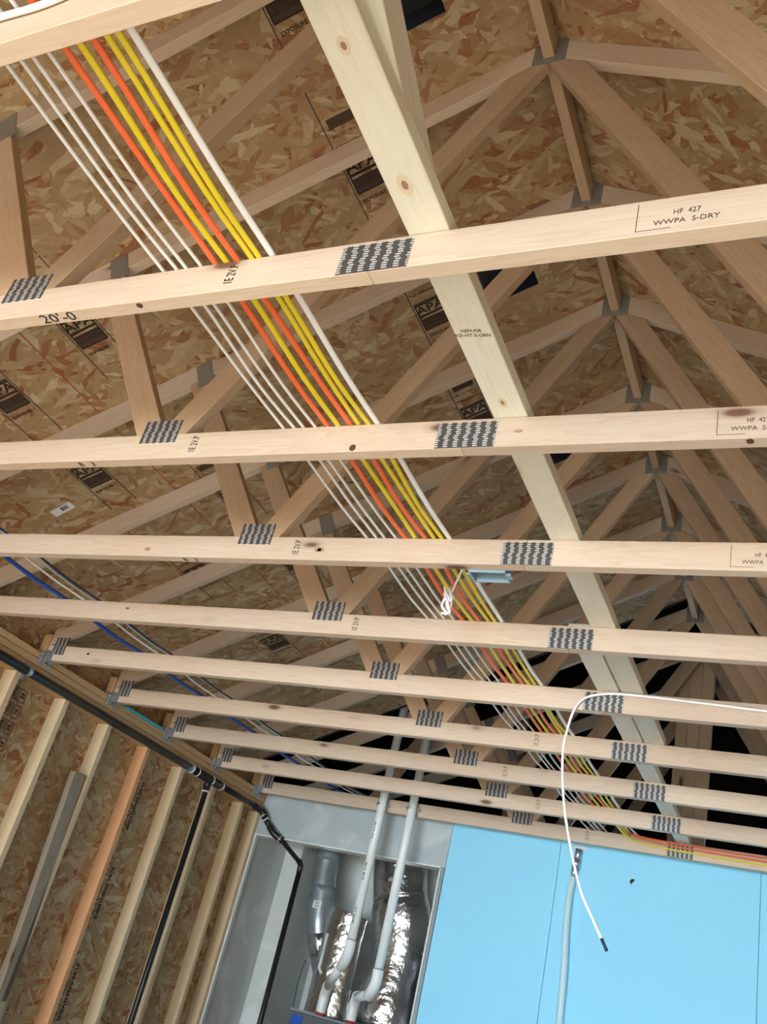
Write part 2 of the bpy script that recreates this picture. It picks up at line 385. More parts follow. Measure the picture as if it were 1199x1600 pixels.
# ------------------------------------------------------------------ roof trusses
T = .038
def gusset(parent, cx, cz, w_, h_, ang=0.0, mat=None):
    bm = box_bm(w_, .0016, h_)
    return finish(bm, 'gusset_plate', mat or MPLATE, parent, matrix=Matrix.Translation((cx, -.0009, cz)) @ Matrix.Rotation(-ang, 4, 'Y'))
def make_truss():
    t = empty('roof_truss')
    member('bottom_chord', [(0.002, 0), (3.0555, 0), (3.0555, .089), (0.002, .089)], 0, 0, T, MW, t)
    member('bottom_chord', [(3.0565, 0), (SPAN, 0), (SPAN, .089), (3.0565, .089)], 0, 0, T, MW, t)
    for s in (0, 1):
        fx = (lambda x: x) if s == 0 else (lambda x: SPAN - x)
        sg = 1 if s == 0 else -1
        p = [(.002, .0895), (.012, .0895), (MID - .0005, .0855 + .5 * MID), (MID - .0005, .185 + .5 * MID), (.002, .186)]
        member('top_chord', [(fx(x), z) for x, z in p], sg * SL, 0, T, MW, t)
        # short web: joint to the middle of the top chord
        q, a = strip_poly((2.03, .08), (1.50, .86), .089)
        q = clip(q, 0, 1, .0895); q = clip(q, .5, -1, -.084); q = clip(q, -1, 0, -2.062)
        member('web', [(fx(x), z) for x, z in q], a if s == 0 else math.pi - a, 0, T, MWEB, t)
        # long web: joint to the peak
        q, a = strip_poly((2.10, .08), (3.005, 1.60), .089)
        q = clip(q, 0, 1, .0895); q = clip(q, .5, -1, -.084); q = clip(q, 1, 0, 2.063); q = clip(q, -1, 0, -(MID - .0005))
        member('web', [(fx(x), z) for x, z in q], a if s == 0 else math.pi - a, 0, T, MWEB, t)
        gusset(t, fx(2.063), .098, .135, .082)
        gusset(t, fx(1.53), .875, .075, .13, sg * SL, MPLAIN)
        gusset(t, fx(.085), .085, .085, .10)
    gusset(t, 3.063, .0395, .160, .078)
    gusset(t, MID, 1.635, .115, .125, 0, MPLAIN)
    return t
truss_labels = [
 'truss nearest overhead, cut by the top left corner, white cable along its bottom chord',
 'truss with 20\'-0 handwritten under its bottom chord, highest whole chord in the view',
 'second whole truss down, its chord crossing below the 20\'-0 one, handwritten B 3 underneath',
 'third whole truss down, light blue box hangs right behind its bottom chord',
 'fourth whole truss down, its chord passes just under the knotted white cable coil',
 'truss with the loose white cable running along its chord and over its splice plate',
 'truss just below the one carrying the loose white cable, turquoise wrap beside its hanger',
 'third truss from the far wall, second below the one carrying the loose white cable',
 'second truss from the blue far wall, white vent pipes pass behind its bottom chord',
 'last truss, tight against the top of the blue far wall, pipe clamps on its chord']
trusses = []
proto = make_truss()
for n in range(10):
    t = proto if n == 0 else copy_tree(proto)
    t.location = (0, S * n, 0)
    tag(t, truss_labels[n], 'roof truss', 'roof trusses across the garage'); trusses.append(t)
# unseen trusses added behind the viewpoint so that they shade the attic
for n in range(-6, 0):
    t = copy_tree(proto); t.location = (0, S * n, 0)
    tag(t, 'unseen roof truss added behind the viewpoint to shade the attic', 'roof truss', 'added shading trusses behind the viewpoint')
# dim trusses of the house attic
for y, lb in ((6.05, 'dim truss in the dark attic just beyond the far wall'), (6.66, 'dim truss deeper in the dark attic, behind the ridge post')):
    t = copy_tree(proto); t.location = (0, y, 0); tag(t, lb, 'roof truss', 'dim trusses in the attic beyond')
FX = Vector((1, 0, 0)); UZ = Vector((0, 0, 1))
# marks on the lumber (local to each truss)
for n, x in ((1, 2.709), (2, 2.208), (3, 2.245), (4, 2.201), (6, 2.63), (7, 2.30), (8, 2.33), (9, 2.50)):
    under(text('lumber_stamp', '1E 2V.P', UZ, -FX, (x, 0, .046), .034, MINKS if n > 5 else MINK, trusses[n], sx=.56), part_of(trusses[n], 'bottom_chord'))
for n, x in ((1, 3.64), (2, 3.72), (3, 3.70)):
    ch = [c for c in children(trusses[n]) if c.name.startswith('bottom_chord') and c.location.x > MID][0]
    under(text('grade_stamp', 'WWPA  S-DRY', FX, UZ, (x + .03, 0, .026), .017, MINKS, trusses[n]), ch)
    under(text('grade_stamp', 'HF  427', FX, UZ, (x + .03, 0, .048), .018, MINKS, trusses[n], sx=.8), ch)
    under(finish(box_bm(.0012, .0006, .070, (x - .055, -.0004, .045)), 'ink_line', MINK, trusses[n]), ch)
    under(finish(box_bm(.06, .0006, .0010, (x - .025, -.0004, .011)), 'ink_line', MINKS, trusses[n]), ch)
DN = Vector((0, -1, 0))
under(text('handwriting', "20'-0", FX, DN, (2.205, .019, 0), .040, MINK, trusses[1], sx=1.4), part_of(trusses[1], 'bottom_chord'))
under(text('handwriting', "B   3", FX, DN, (1.80, .019, 0), .030, MINK, trusses[2], sx=1.2), part_of(trusses[2], 'bottom_chord'))
under(text('handwriting', "B   3", FX, DN, (1.80, .019, 0), .030, MINK, trusses[3], sx=1.2), part_of(trusses[3], 'bottom_chord'))

MKN, _, _ = newmat('knot_wood', .7, (.09, .04, .025)); MKL, _, _ = newmat('pale_knot_wood', .7, (.36, .23, .15)); MKB, _, _ = newmat('brace_knot_ring', .7, (.68, .59, .45)); MKD, _, _ = newmat('brace_knot', .7, (.33, .20, .15))
def knot(tn, x, w_, h_, z=None, mat=None, big=False):
    r_ = random.Random(int(x * 997)); bm = bmesh.new(); vs = []
    for i in range(14):
        a = i / 14 * 2 * math.pi; k_ = 1 + .25 * (r_.random() - .5)
        vs.append(bm.verts.new((x + w_ * math.cos(a) * k_, -.0004, z + h_ * math.sin(a) * k_) if z is not None else (x + w_ * math.cos(a) * k_, T / 2 - .006 + h_ * math.sin(a) * k_, -.0004)))
    f = bm.faces.new(vs); e = bmesh.ops.extrude_face_region(bm, geom=[f]); dv = Vector((0, .0003, 0)) if z is not None else Vector((0, 0, .0003))
    bmesh.ops.translate(bm, vec=dv, verts=[v for v in e['geom'] if isinstance(v, bmesh.types.BMVert)])
    ch = [c for c in children(trusses[tn]) if c.name.startswith('bottom_chord') and (c.location.x > MID) == (x > MID)][0]
    under(finish(bm, 'knot', mat or MKN, trusses[tn]), ch)
knot(1, 2.462, .009, .008); knot(2, 2.745, .010, .010, .012); knot(3, 2.335, .020, .010, .040, MKL); knot(3, 2.335, .009, .006, .040); knot(3, 1.60, .016, .008, .030, MKL)
knot(2, 3.735, .009, .010); knot(4, 1.03, .012, .004, .060); knot(5, .30, .010, .007, .055); knot(2, 3.20, .012, .005, .045, MKL)
# ridge blocks between the peaks
rb_lab = ['between the peaks of the two trusses nearest overhead', 'running down to the peak plate at the top of the view', 'between the first and second visible peak plates',
          'between the second and third visible peak plates', 'between the third and fourth visible peak plates', 'between the fourth and fifth visible peak plates',
          'between the fifth and sixth visible peak plates', 'between the sixth and seventh visible peak plates', 'in the dim last bay before the far wall']
for n in range(9):
    o = box('ridge_block', MID - .019, MID + .019, S * n + T + .001, S * (n + 1) - .002, 1.60, 1.69, MWEB, bv=.0015, axis='y')
    tag(o, 'pine ridge block ' + rb_lab[n], 'ridge block', 'ridge blocks between the trusses')

# long flat braces lying on the bottom chords
def board_y(name, x0, x1, xe0, y0, y1, z0, mat, w_=.089, th=.038):
    dx = xe0 - x0; ly = y1 - y0; l = math.hypot(dx, ly); bm = box_bm(l, w_, th); bevel(bm, .002)
    M = Matrix.Translation(((x0 + xe0) / 2 + w_ / 2, (y0 + y1) / 2, z0 + th / 2)) @ Matrix.Rotation(math.atan2(ly, dx), 4, 'Z')
    return finish(bm, name, mat, matrix=M)
tag(board_y('lateral_brace', 3.126, 0, 3.128, -.6, 3.69, .0902, MB), 'long pale pine brace lying across the bottom chords, wide knots and a smudged grey stamp', 'brace')
tag(board_y('lateral_brace', 3.030, 0, 3.034, 2.50, 5.56, .0902, MB), 'greenish white pine brace lapped left of the long pale one, ending at the far wall', 'brace')
tag(board_y('lateral_brace', 3.338, 0, 3.108, -.6, .72, .1287, MB, .038, .089), 'short pine board lapped over the long pale brace at the top of the view', 'brace')
bl = bpy.data.objects['lateral_brace']
for x, y, a_, b_ in ((3.166, .20, .010, .016), (3.165, .49, .013, .022), (3.168, 1.16, .009, .018), (3.172, 1.95, .008, .012)):
    for sc, mm, dz in ((1.15, MKB, 0), (.5, MKD, .0004)):
        bm = bmesh.new(); vs = [bm.verts.new((x + a_ * sc * math.cos(i * .449), y + b_ * sc * math.sin(i * .449), .0899 - dz)) for i in range(14)]
        bm.faces.new(vs); o = finish(bm, 'knot', mm); under(o, bl) if False else None
        o.parent = bl; o.matrix_basis = bl.matrix_basis.inverted() @ o.matrix_basis
for yy, s_ in ((.90, 'HEM-FIR'), (.915, 'KD-HT S-GRN')):
    under(text('brace_stamp', s_, (1, .1, 0), DN, (3.168, yy, .0902), .0135, MINKS, bl), bl)

# ------------------------------------------------------------------ left wall framing
for i, (z0, z1, lb) in enumerate([(-.006, .030, 'upper pine top plate right under the truss ends'), (-.044, -.010, 'middle pine top plate of the left wall'),
                                  (-.122, -.048, 'thick lower pine plate resting on the studs, above the black pipe')]):
    tag(box('top_plate', -.089, -.004 if i == 0 else 0.0, .9, YW - .002, z0, z1, MPL, bv=.0015, axis='y'), lb, 'top plate')
stud_lab = {2.545: 'stud mostly out of frame at the far left edge', 2.95: 'pale stud cut by the left edge of the photo, black sheathing lettering on its right', 3.36: 'wide pale stud left of the weathered grey board',
            3.766: 'stud carrying the weathered grey cut-off board', 4.175: 'reddish orange stud, the only one of that colour', 4.58: 'pale stud just right of the orange one',
            4.99: 'stud directly right of the black vertical drain pipe', 5.395: 'second last pale stud before the far corner', 5.648: 'corner stud against the grey drywall'}
for yr, lb in stud_lab.items():
    tag(box('wall_stud', -.0885, -.001, yr - T, yr, FL + .04, -.1225, MSO if abs(yr - 4.175) < .01 else MS, bv=.0015, axis='z'), lb, 'wall stud', None)
tag(box('bottom_plate', -.0885, 0, .9, YW - .002, FL, FL + .038, MPL, axis='y'), 'pine bottom plate under the studs of the left wall', 'bottom plate')
# weathered board scabbed to the stud
wbd = box('weathered_board', -.040, -.001, -.045, .045, -1.13, 1.13, MG, bv=.002, axis='z')
wbd.matrix_basis = Matrix.Translation((0, 3.732, -.44 - 1.13)) @ Matrix.Rotation(.070, 4, 'X') @ wbd.matrix_basis
tag(wbd, 'weathered grey-brown board leaning in a stud bay, its top end cut short', 'board')
# cripple blocks behind truss heels and metal hangers
def hanger(n):
    t = empty('truss_hanger', (0, S * n, 0))
    for yy in (-.0035, T + .0035): finish(box_bm(.055, .0015, .055, (.032, yy, .0275)), 'side_flange', MGAL, t)
    finish(box_bm(.055, T + .008, .0015, (.032, T / 2, -.0035)), 'seat', MGAL, t)
    for sg in (-1, 1):
        y = T / 2 + sg * (T / 2 + .018)
        bm = box_bm(.0015, .030, .085, (.002, y, .005))
        for zz in (-.022, .0, .026): bmesh.ops.create_uvsphere(bm, u_segments=6, v_segments=4, radius=.005, matrix=Matrix.Translation((.005, y, zz)))
        finish(bm, 'face_flange', MGAL, t)
    bm = box_bm(.02, .006, .02, (.016, -.004, -.012)); finish(bm, 'bent_tab', MGAL, t)
    return t
hl = {4: 'just outside the left edge', 5: 'topmost visible, nearest the left edge of the photo', 6: 'second from the left edge, above the turquoise wrap',
      7: 'third from the left edge, lower end of the turquoise wrap', 8: 'above the pipe tee, fourth from the left edge', 9: 'next to the corner of the grey drywall'}
for n in range(5, 10):
    tag(hanger(n), 'galvanised truss hanger, ' + hl[n], 'truss hanger', 'galvanised hangers on the left wall')
    tag(box('heel_block', -.060, -.004, S * n - .002, S * n + .060, .0305, .150, MPL, bv=.0015, axis='z'), 'pine block behind the hanger ' + hl[n], 'block', 'pine blocks behind the truss ends')
text('plate_marking', '5-32', (0, 1, 0), UZ, (-.0035, 3.00, .011), .026, MINK, bpy.data.objects['top_plate'])
tag(tube('turquoise_wrap', [(.008, 3.80, .020), (.009, 4.0, .020), (.008, 4.20, .022)], .010, MCYAN, flat=1.0), 'turquoise plastic wrap strip lying on the top plate between two hangers', 'wrap')

# ------------------------------------------------------------------ marks on the sheathing
cl_ = bpy.data.objects['ceiling']
inv = L0.inverted()
def roof_child(o):
    o.parent = cl_; o.matrix_parent_inverse = Matrix.Identity(4); o.matrix_basis = inv @ o.matrix_basis; return o
def roof_text(s, x, y, size, sx=1.0, mat=MINK):
    roof_child(text('sheathing_stamp', s, SR, DN, on_roof(x, y), size, mat, sx=sx, lift=.001, bold=.02))
def roof_rect(x0, x1, y0, y1, lw=.006):
    bm = bmesh.new()
    a, b = x0 * k5, x1 * k5
    for (u0, u1, v0, v1) in ((a, b, y0, y0 + lw), (a, b, y1 - lw, y1), (a, a + lw, y0, y1), (b - lw, b, y0, y1)):
        box_bm(u1 - u0, v1 - v0, .0006, ((u0 + u1) / 2, (v0 + v1) / 2, -.0008), bm)
    o = finish(bm, 'stamp_frame', MINK, cl_); return o
for (x, y) in ((.80, 1.50), (.80, 3.93), (1.22, 1.38), (1.22, 3.9), (.80, 2.08), (1.22, 2.55), (2.36, 1.30), (2.36, 2.05), (2.34, 2.75), (.80, 4.45), (1.22, 3.25), (.80, 3.05), (1.22, .75), (2.36, .62), (.80,.9)):
    roof_rect(x - .055, x + .055, y - .03, y + .13)
    for (ya, yb, xa, xb, mm) in ((y + .062, y + .125, x - .05, x + .05, MFILL), (y - .022, y - .012, x - .05, x + .05, MINK), (y + .040, y + .052, x - .05, x + .05, MINK), (y - .19, y - .15, x - .045, x + .045, MFILL)):
        finish(box_bm((xb - xa) * k5, yb - ya, .0005, ((xa + xb) / 2 * k5, (ya + yb) / 2, -.0004)), 'stamp_bar', mm, cl_)
    for xe in (x - .062, x + .062): finish(box_bm(.005, .62, .0005, (xe * k5, y + .0, -.0004)), 'stamp_line', MINKS, cl_)
    roof_text('APA', x, y + .015, .062, 1.1)
    roof_text('RATED SHEATHING\n24/16  7/16 INCH\nSIZED FOR SPACING', x, y + .085, .014, .85)
    roof_text('EXPOSURE 1', x, y + .165, .022, .9)
    roof_text('THIS SIDE DOWN', x, y - .075, .018, .85)
    roof_text('MILL 427  PS 2-10', x, y - .12, .016, .9, MINKS)
for x, y0, y1 in ((1.03, .3, 4.9), (1.935, .9, 4.0)):
    finish(box_bm(.005, y1 - y0, .0006, (x * k5, (y0 + y1) / 2, -.0006)), 'chalk_line', MRED, cl_)
# bar code label stuck to the sheathing
st = empty('barcode_label', (0, 0, 0))
lu = Vector((1, -.08, .5)).normalized(); lv = Vector((.0, -1, 0)); lv = (lv - lu * lv.dot(lu)).normalized(); ln = lu.cross(lv)
LM = Matrix.Translation(on_roof(.575, 2.253) + ln * .002) @ Matrix((lu, lv, ln)).transposed().to_4x4()
finish(box_bm(.115, .048, .0006), 'paper', MPAPER, st, matrix=LM)
bm = bmesh.new(); xx = -.006
while xx < .034:
    ww = random.choice((.001, .0018, .0026)); box_bm(ww, .026, .0004, (xx, .004, .0006), bm); xx += ww + random.choice((.001, .0016))
finish(bm, 'bars', MINK, st, matrix=LM)
tag(st, 'small white bar code label stuck to the roof sheathing at the left', 'label')
# black lettering on the wall sheathing
wl = bpy.data.objects['wall_left']; wi = wl.matrix_basis.inverted()
def wall_text(s, y, z, size, sx=1.0, mat=MINK):
    o = text('sheathing_stamp', s, UZ, DN, (-.0892, y, z), size, mat, sx=sx, bold=.035)
    o.parent = wl; o.matrix_basis = wi @ o.matrix_basis
for z in (-.42, -.95, -1.5, -2.1):
    wall_text('RATED 7/16', 4.262, z, .074, 1.0, MINK); wall_text('SHEATHING 24/16', 4.325, z - .03, .038, 1.0, MINK)
    wall_text('1621 PS 2-10', 5.475, z - .1, .075, 1.0, MINK)
for i_, z in enumerate((-.20, -.29, -.38, -.47, -.56, -.65)):
    for (y0_, y1_) in ((3.018, 3.068), (3.078, 3.128)):
        for (a0, a1, b0, b1) in ((y0_, y0_ + .004, z - .035, z + .035), (y1_ - .004, y1_, z - .035, z + .035), (y0_, y1_, z - .035, z - .031), (y0_, y1_, z + .031, z + .035)):
            o = finish(box_bm(.0006, a1 - a0, b1 - b0), 'stamp_frame', MINK, matrix=Matrix.Translation((-.0890, (a0 + a1) / 2, (b0 + b1) / 2))); o.parent = wl; o.matrix_basis = wi @ o.matrix_basis
for z in (-.20, -.38, -.56):
    wall_text('APA', 3.043, z, .036, .8); wall_text('24', 3.103, z, .036, .9); wall_text('7/16', 3.043, z - .09, .032, .8); wall_text('16', 3.103, z - .09, .036, .9)

# ------------------------------------------------------------------ roof vents over the holes
vl_ = ['at the top of the view beside the pale brace', 'just under the 20\'-0 chord, a sliver of sky in it', 'smallest, seen behind the pale brace below the second chord']
for (a, b, c, d), lb in zip(vents, vl_):
    t = empty('roof_vent'); t.matrix_basis = L0
    a *= k5; b *= k5; h = .13
    finish(box_bm(b - a + .03, d - c + .03, .004, ((a + b) / 2, (c + d) / 2, h)), 'hood', MBLK, t)
    bm = box_bm(.004, d - c + .03, h - .013, (b + .008, (c + d) / 2, h / 2 + .006))
    box_bm(b - a + .02, .004, h - .013, ((a + b) / 2, c - .008, h / 2 + .006), bm); box_bm(b - a + .02, .004, h - .013, ((a + b) / 2, d + .008, h / 2 + .006), bm)
    finish(bm, 'side_wall', MBLK, t)
    tag(t, 'black roof vent ' + lb, 'roof vent', 'black vents in the roof sheathing')

# ------------------------------------------------------------------ cables over the chords
ys = [S * k for k in range(0, 10)]
def run(name, x, r, mat, lab, cat, flat=1.0, grp=None, wob=.004, last=9, tail=None, z=.0895, first=-.5, xs=None):
    pts = []; rr = random.Random(hash(lab) % 1000 if False else int(x * 1000))
    y = first
    while y <= S * last + .05:
        xo = x if xs is None else xs(y)
        k = (y / S) % 1.0
        zz = z + r * flat + (.010 if .3 < k < .7 and y > 0 else 0) * -1 * rr.uniform(.3, 1.4)
        pts.append((xo + rr.uniform(-wob, wob), y, zz + .001)); y += S / 2
    if tail: pts += tail
    o = tube(name, pts, r, mat, k=5, seg=10, flat=flat); tag(o, lab, cat, grp); return o
wc = [(2.500, 'leftmost'), (2.537, 'second from the left'), (2.566, 'third from the left'), (2.606, 'fourth from the left')]
for x, lb in wc:
    run('white_cable', x, .0046, MWHITE, 'thin round white cable over the trusses, %s of four' % lb, 'cable', grp='round white cables over the chords', wob=.002, tail=[(x + .02, 6.1, .12)])
def tail_right(x, dz): return [(x + .02, 5.22, .085 + dz * .5), (x + .07, 5.40, .062 + dz), (x + .16, 5.452, .052 + dz), (x + .30, 5.466, .045 + dz), (x + .62, 5.470, .040 + dz), (4.2, 5.472, .034 + dz), (5.2, 5.472, .040 + dz)]
run('orange_cable', 2.645, .0085, MORG, 'left one of the two orange cables, next to the white ones', 'cable', flat=.55, last=8, tail=tail_right(2.66, .034))
run('yellow_cable', 2.677, .0085, MYEL, 'yellow cable between the two orange ones', 'cable', flat=.6, last=8, tail=tail_right(2.70, -.008))
run('orange_cable', 2.711, .0085, MORG, 'right one of the two orange cables, between yellow ones', 'cable', flat=.55, last=8, tail=tail_right(2.72, .013))
run('yellow_cable', 2.743, .0075, MYEL, 'yellow cable just right of the second orange cable', 'cable', flat=.6, tail=[(2.78, 6.1, .12)])
run('yellow_cable', 2.768, .0075, MYEL, 'outermost yellow cable, beside the flat white one', 'cable', flat=.6, tail=[(2.80, 6.1, .12)], wob=.006)
run('flat_white_cable', 2.797, .0088, MWHITE, 'thick straight white cable, rightmost of the cable bundle', 'cable', flat=.6, wob=.0008, tail=[(2.85, 6.1, .12)])
def drift(x0): return lambda y: x0 + .012 * max(0, y - 2)
run('blue_tube', .60, .0100, MBLUE, 'bright blue plastic tube over the chords at the left, near the heels', 'tube', xs=drift(.610), wob=.002, tail=[(.66, 6.0, .14)])
run('white_cable', .73, .005, MWHITE, 'single white cable between the blue tube and the dark blue cable', 'cable', xs=drift(.735), wob=.012, tail=[(.80, 6.0, .14)])
run('dark_blue_cable', .83, .005, MNAVY, 'dark blue cable right of the bright blue tube', 'cable', xs=drift(.832), wob=.002, tail=[(.90, 6.0, .14)])
run('pale_blue_cable', .80, .003, MCOND, 'thin pale cable alongside the dark blue one', 'cable', xs=drift(.812), wob=.003, tail=[(.88, 6.0, .14)])
# loose white cable: along the truss with the splice, then drooping
yc = 3.048 - .010
lc = empty('loose_cable', (2.96, yc, .04))
def sub(p): return Vector(p) - Vector((2.96, yc, .04))
P_ = [(4.6, yc + .003, .050), (3.9, yc, .052), (3.676, yc, .058), (3.449, yc, .068), (3.205, yc, .076), (3.06, yc - .002, .070), (2.968, yc - .008, .022), (2.935, yc - .012, -.122), (2.940, yc - .012, -.252), (2.98, yc - .010, -.447), (3.058, yc - .008, -.669), (3.119, yc - .005, -.775), (3.165, yc, -.845)]
tube('jacket', [sub(p) for p in P_], .0052, MWHITE, lc, up=(0, 1, 0))
tube('bare_tip', [sub((3.160, yc, -.838)), sub((3.183, yc, -.875))], .0060, MNAVY, lc, k=1, up=(0, 1, 0))
bm = bmesh.new()
for x_, z_ in ((3.62, .060), (3.34, .073), (3.12, .074)): box_bm(.004, .006, .020, (x_ - 2.96, .004, z_ - .04), bm)
finish(bm, 'staple', MGAL, lc)
tag(lc, 'loose white cable along a chord, drooping in an arc with a dark bare tip', 'cable')
tag(tube('white_cable', [(2.2, -.009, .060), (2.45, -.008, .076), (2.566, -.008, .078), (2.663, -.008, .072), (2.735, -.008, .080), (2.85, -.009, .105), (2.9, .05, .115)], .0062, MWHITE, up=(0, 1, 0)),
    'white cable lying along the face of the truss chord in the top left corner', 'cable')
# knotted coil hanging at the fourth chord
ck = empty('cable_coil', (2.68, 2.20, .045))
for i in range(5):
    a0 = i * 1.3; pts = []
    for j in range(15):
        a = a0 + j * .48; r_ = .017 + .004 * math.sin(i * 2 + j)
        pts.append((r_ * math.cos(a) + .004 * math.sin(i), -.020 + .011 * math.sin(a * .7 + i), .055 * math.sin(a * .5 + i * .9)))
    tube('loop', pts, .0042, MWHITE, ck, k=3, seg=8, up=(0, 1, 0))
tube('tail', [(.01, -.02, .03), (.045, -.09, .005), (.09, -.18, -.012), (.13, -.25, -.005), (.15, -.285, .03)], .0035, MWHITE, ck, up=(0, 1, 0))
tag(ck, 'knotted coil of white cable hanging among the wires behind a chord', 'cable coil')
# white coupling on the sheathing side (small white tag near the top)
tg = tube('cable_connector', [(1.885, 1.205, 1.185), (1.965, 1.205, 1.200)], .013, MPAPER, k=1, up=(0, 1, 0))
tag(tg, 'small white plastic piece on a top chord behind the white cable', 'connector')
# light blue junction box behind the third chord
jb = empty('junction_box', (2.93, 1.90, .02))
bm = box_bm(.115, .004, .055, (0, .035, .0)); box_bm(.115, .004, .055, (0, -.030, 0), bm); box_bm(.004, .066, .055, (-.057, .002, 0), bm); box_bm(.004, .066, .055, (.057, .002, 0), bm); box_bm(.118, .07, .004, (0, .002, .028), bm)
finish(bm, 'shell', MBOX, jb); 
bm = box_bm(.014, .030, .006, (-.066, .0, -.024)); box_bm(.014, .030, .006, (.066, .0, -.024), bm); finish(bm, 'ear', MBOX, jb)
tag(jb, 'light blue plastic electrical box fixed behind a chord, open side down', 'electrical box')

# ------------------------------------------------------------------ black drain pipe
def ring(name, p, d, r0, r1, l, mat, parent):
    p = Vector(p); d = Vector(d).normalized(); return tube(name, [p - d * l / 2, p + d * l / 2], r1, mat, parent, k=1, seg=20, up=(0.13, .21, .97) if abs(d.z) < .9 else (1, 0, 0))
XP, ZP = .030, -.106
dp = empty('drain_pipe', (XP, 2.0, ZP))
def ds(p): return tuple(Vector(p) - Vector((XP, 2.0, ZP)))
tube('pipe', [ds((XP, .9, ZP)), ds((XP, 4.70, ZP))], .024, MABS, dp, k=1, seg=20)
tube('pipe', [ds((XP, 4.98, ZP)), ds((XP, 5.52, ZP + .002))], .019, MABS, dp, k=1, seg=20)
tube('tee_fitting', [ds((XP, 4.66, ZP)), ds((XP, 5.02, ZP))], .029, MABS, dp, k=1, seg=20)
tube('tee_fitting', [ds((XP, 4.83, ZP)), ds((XP, 4.835, ZP - .075))], .025, MABS, dp, k=1, seg=20, up=(1, 0, 0))
for y_, r_ in ((4.60, .0305), (4.67, .031), (4.86, .031), (4.99, .031)): ring('primer_ring', ds((XP, y_, ZP)), (0, 1, 0), 0, r_, .012, MPAPER, dp)
ring('primer_ring', ds((XP, 4.836, ZP - .085)), (0, 0, 1), 0, .026, .008, MPAPER, dp)
tube('pipe', [ds((XP, 4.836, ZP - .07)), ds((XP, 4.836, FL + .1))], .0185, MABS, dp, k=1, seg=20, up=(1, 0, 0))
tube('elbow', [ds((XP, 5.48, ZP)), ds((XP + .008, 5.56, ZP - .006)), ds((.06, 5.585, -.13)), ds((.075, 5.59, -.16))], .025, MABS, dp, k=4, seg=16)
tube('pipe', [ds((.072, 5.588, -.15)), ds((.148, 5.60, -.225))], .019, MABS, dp, k=1, seg=16)
tube('elbow', [ds((.135, 5.598, -.21)), ds((.17, 5.605, -.245)), ds((.21, 5.62, -.268)), ds((.25, 5.64, -.285))], .025, MABS, dp, k=4, seg=16)
tube('pipe', [ds((.24, 5.635, -.280)), ds((.262, 5.82, -.338)), ds((.268, 5.95, -.372))], .018, MABS, dp, k=3, seg=16)
tube('elbow', [ds((.268, 5.93, -.365)), ds((.27, 5.965, -.385)), ds((.27, 5.97, -.43))], .022, MABS, dp, k=4, seg=16, up=(1, 0, 0))
tube('pipe', [ds((.27, 5.97, -.40)), ds((.282, 5.97, FL + .1))], .020, MABS, dp, k=1, seg=16, up=(1, 0, 0))
for p, d in (((.068, 5.588, -.148), (.7, .1, -.7)), ((.095, 5.592, -.172), (.7, .1, -.7)), ((.232, 5.632, -.278), (.8, .3, -.3))): ring('primer_ring', ds(p), d, 0, .0265, .007, MPAPER, dp)
for y_ in (2.96, 4.585):
    bm = bmesh.new(); tube('', [(0, -.012, 0), (0, .012, 0)], .028, None, k=1, seg=18, bm=bm); box_bm(.004, .022, .03, (-.03, 0, -.030), bm); box_bm(.006, .022, .022, (-.020, 0, .034), bm)
    o = finish(bm, 'strap', MGAL, dp); o.location = ds((XP, y_, ZP))
tag(dp, 'black plastic drain pipe with a tee, under the left top plates, bending into the closet', 'pipe')

# ------------------------------------------------------------------ white vent pipes, furnace, ducts
def vent_pipe(label, xt, xb, zb, x2, y2, z2, ztop, group, printed):
    Y0 = 5.435
    t = empty('vent_pipe', (xt, Y0, .1)); o_ = Vector((xt, Y0, .1)); q = lambda *p: Vector(p) - o_
    tube('pipe', [q(xt + .01 * (ztop), Y0, ztop), q(xb, Y0, zb)], .0300, MPVC, t, k=1, seg=24, up=(1, 0, 0))
    tube('elbow', [q(xb, Y0, zb + .05), q(xb, Y0, zb - .02), q(xb - .03, Y0 + .035, zb - .07), q(xb - .075, Y0 + .10, zb - .105)], .0355, MPVC, t, k=5, seg=24, up=(1, 0, 0))
    a = Vector((xb - .07, Y0 + .09, zb - .10)); b_ = Vector((x2 + .03, y2 - .05, z2 + .10))
    tube('pipe', [a - o_, b_ - o_], .030, MPVC, t, k=1, seg=24, up=(1, 0, 0))
    tube('elbow', [b_ - o_ + (a - b_).normalized() * .03, b_ - o_, q(x2, y2, z2 + .04), q(x2, y2, -1.302)], .0355, MPVC, t, k=5, seg=24, up=(1, 0, 0))
    ring('primer_ring', q(x2, y2, -1.306), (0, 0, 1), 0, .0385, .016, MREDP, t)
    for zz in (zb + .052,): ring('joint_ring', q(xb, Y0, zz), (0, 0, 1), 0, .0365, .004, MINKS, t)
    bm = bmesh.new(); tube('', [(0, 0, -.007), (0, 0, .007)], .0325, None, k=1, seg=24, up=(1, 0, 0), bm=bm); box_bm(.03, .012, .014, (.043, .02, 0), bm)
    o = finish(bm, 'clamp', MGAL, t, smooth=False); o.location = q(xt + .002, Y0, .035)
    if printed:
        for zc, st_ in ((-.15, 'PVC  SCH 40'), (-.42, 'ASTM  D1785'), (-.70, '280 PSI  2 IN')):
            text('pipe_printing', st_, (xt - xb, 0, .1 - zb), (-1, 0, 0), q((xt + xb) / 2 + .002, Y0 - .0303, zc), .020, MINK, t, bold=.01)
    tag(t, label, 'vent pipe', group); return t
vent_pipe('left white plastic vent pipe with black printed lettering, bent towards the furnace', 1.062, 1.076, -.90, .715, 5.975, -1.235, .95, 'white furnace vent pipes', True)
vent_pipe('right white plastic vent pipe, plain, bent towards the furnace', 1.290, 1.308, -1.03, .945, 5.985, -1.25, .80, 'white furnace vent pipes', False)
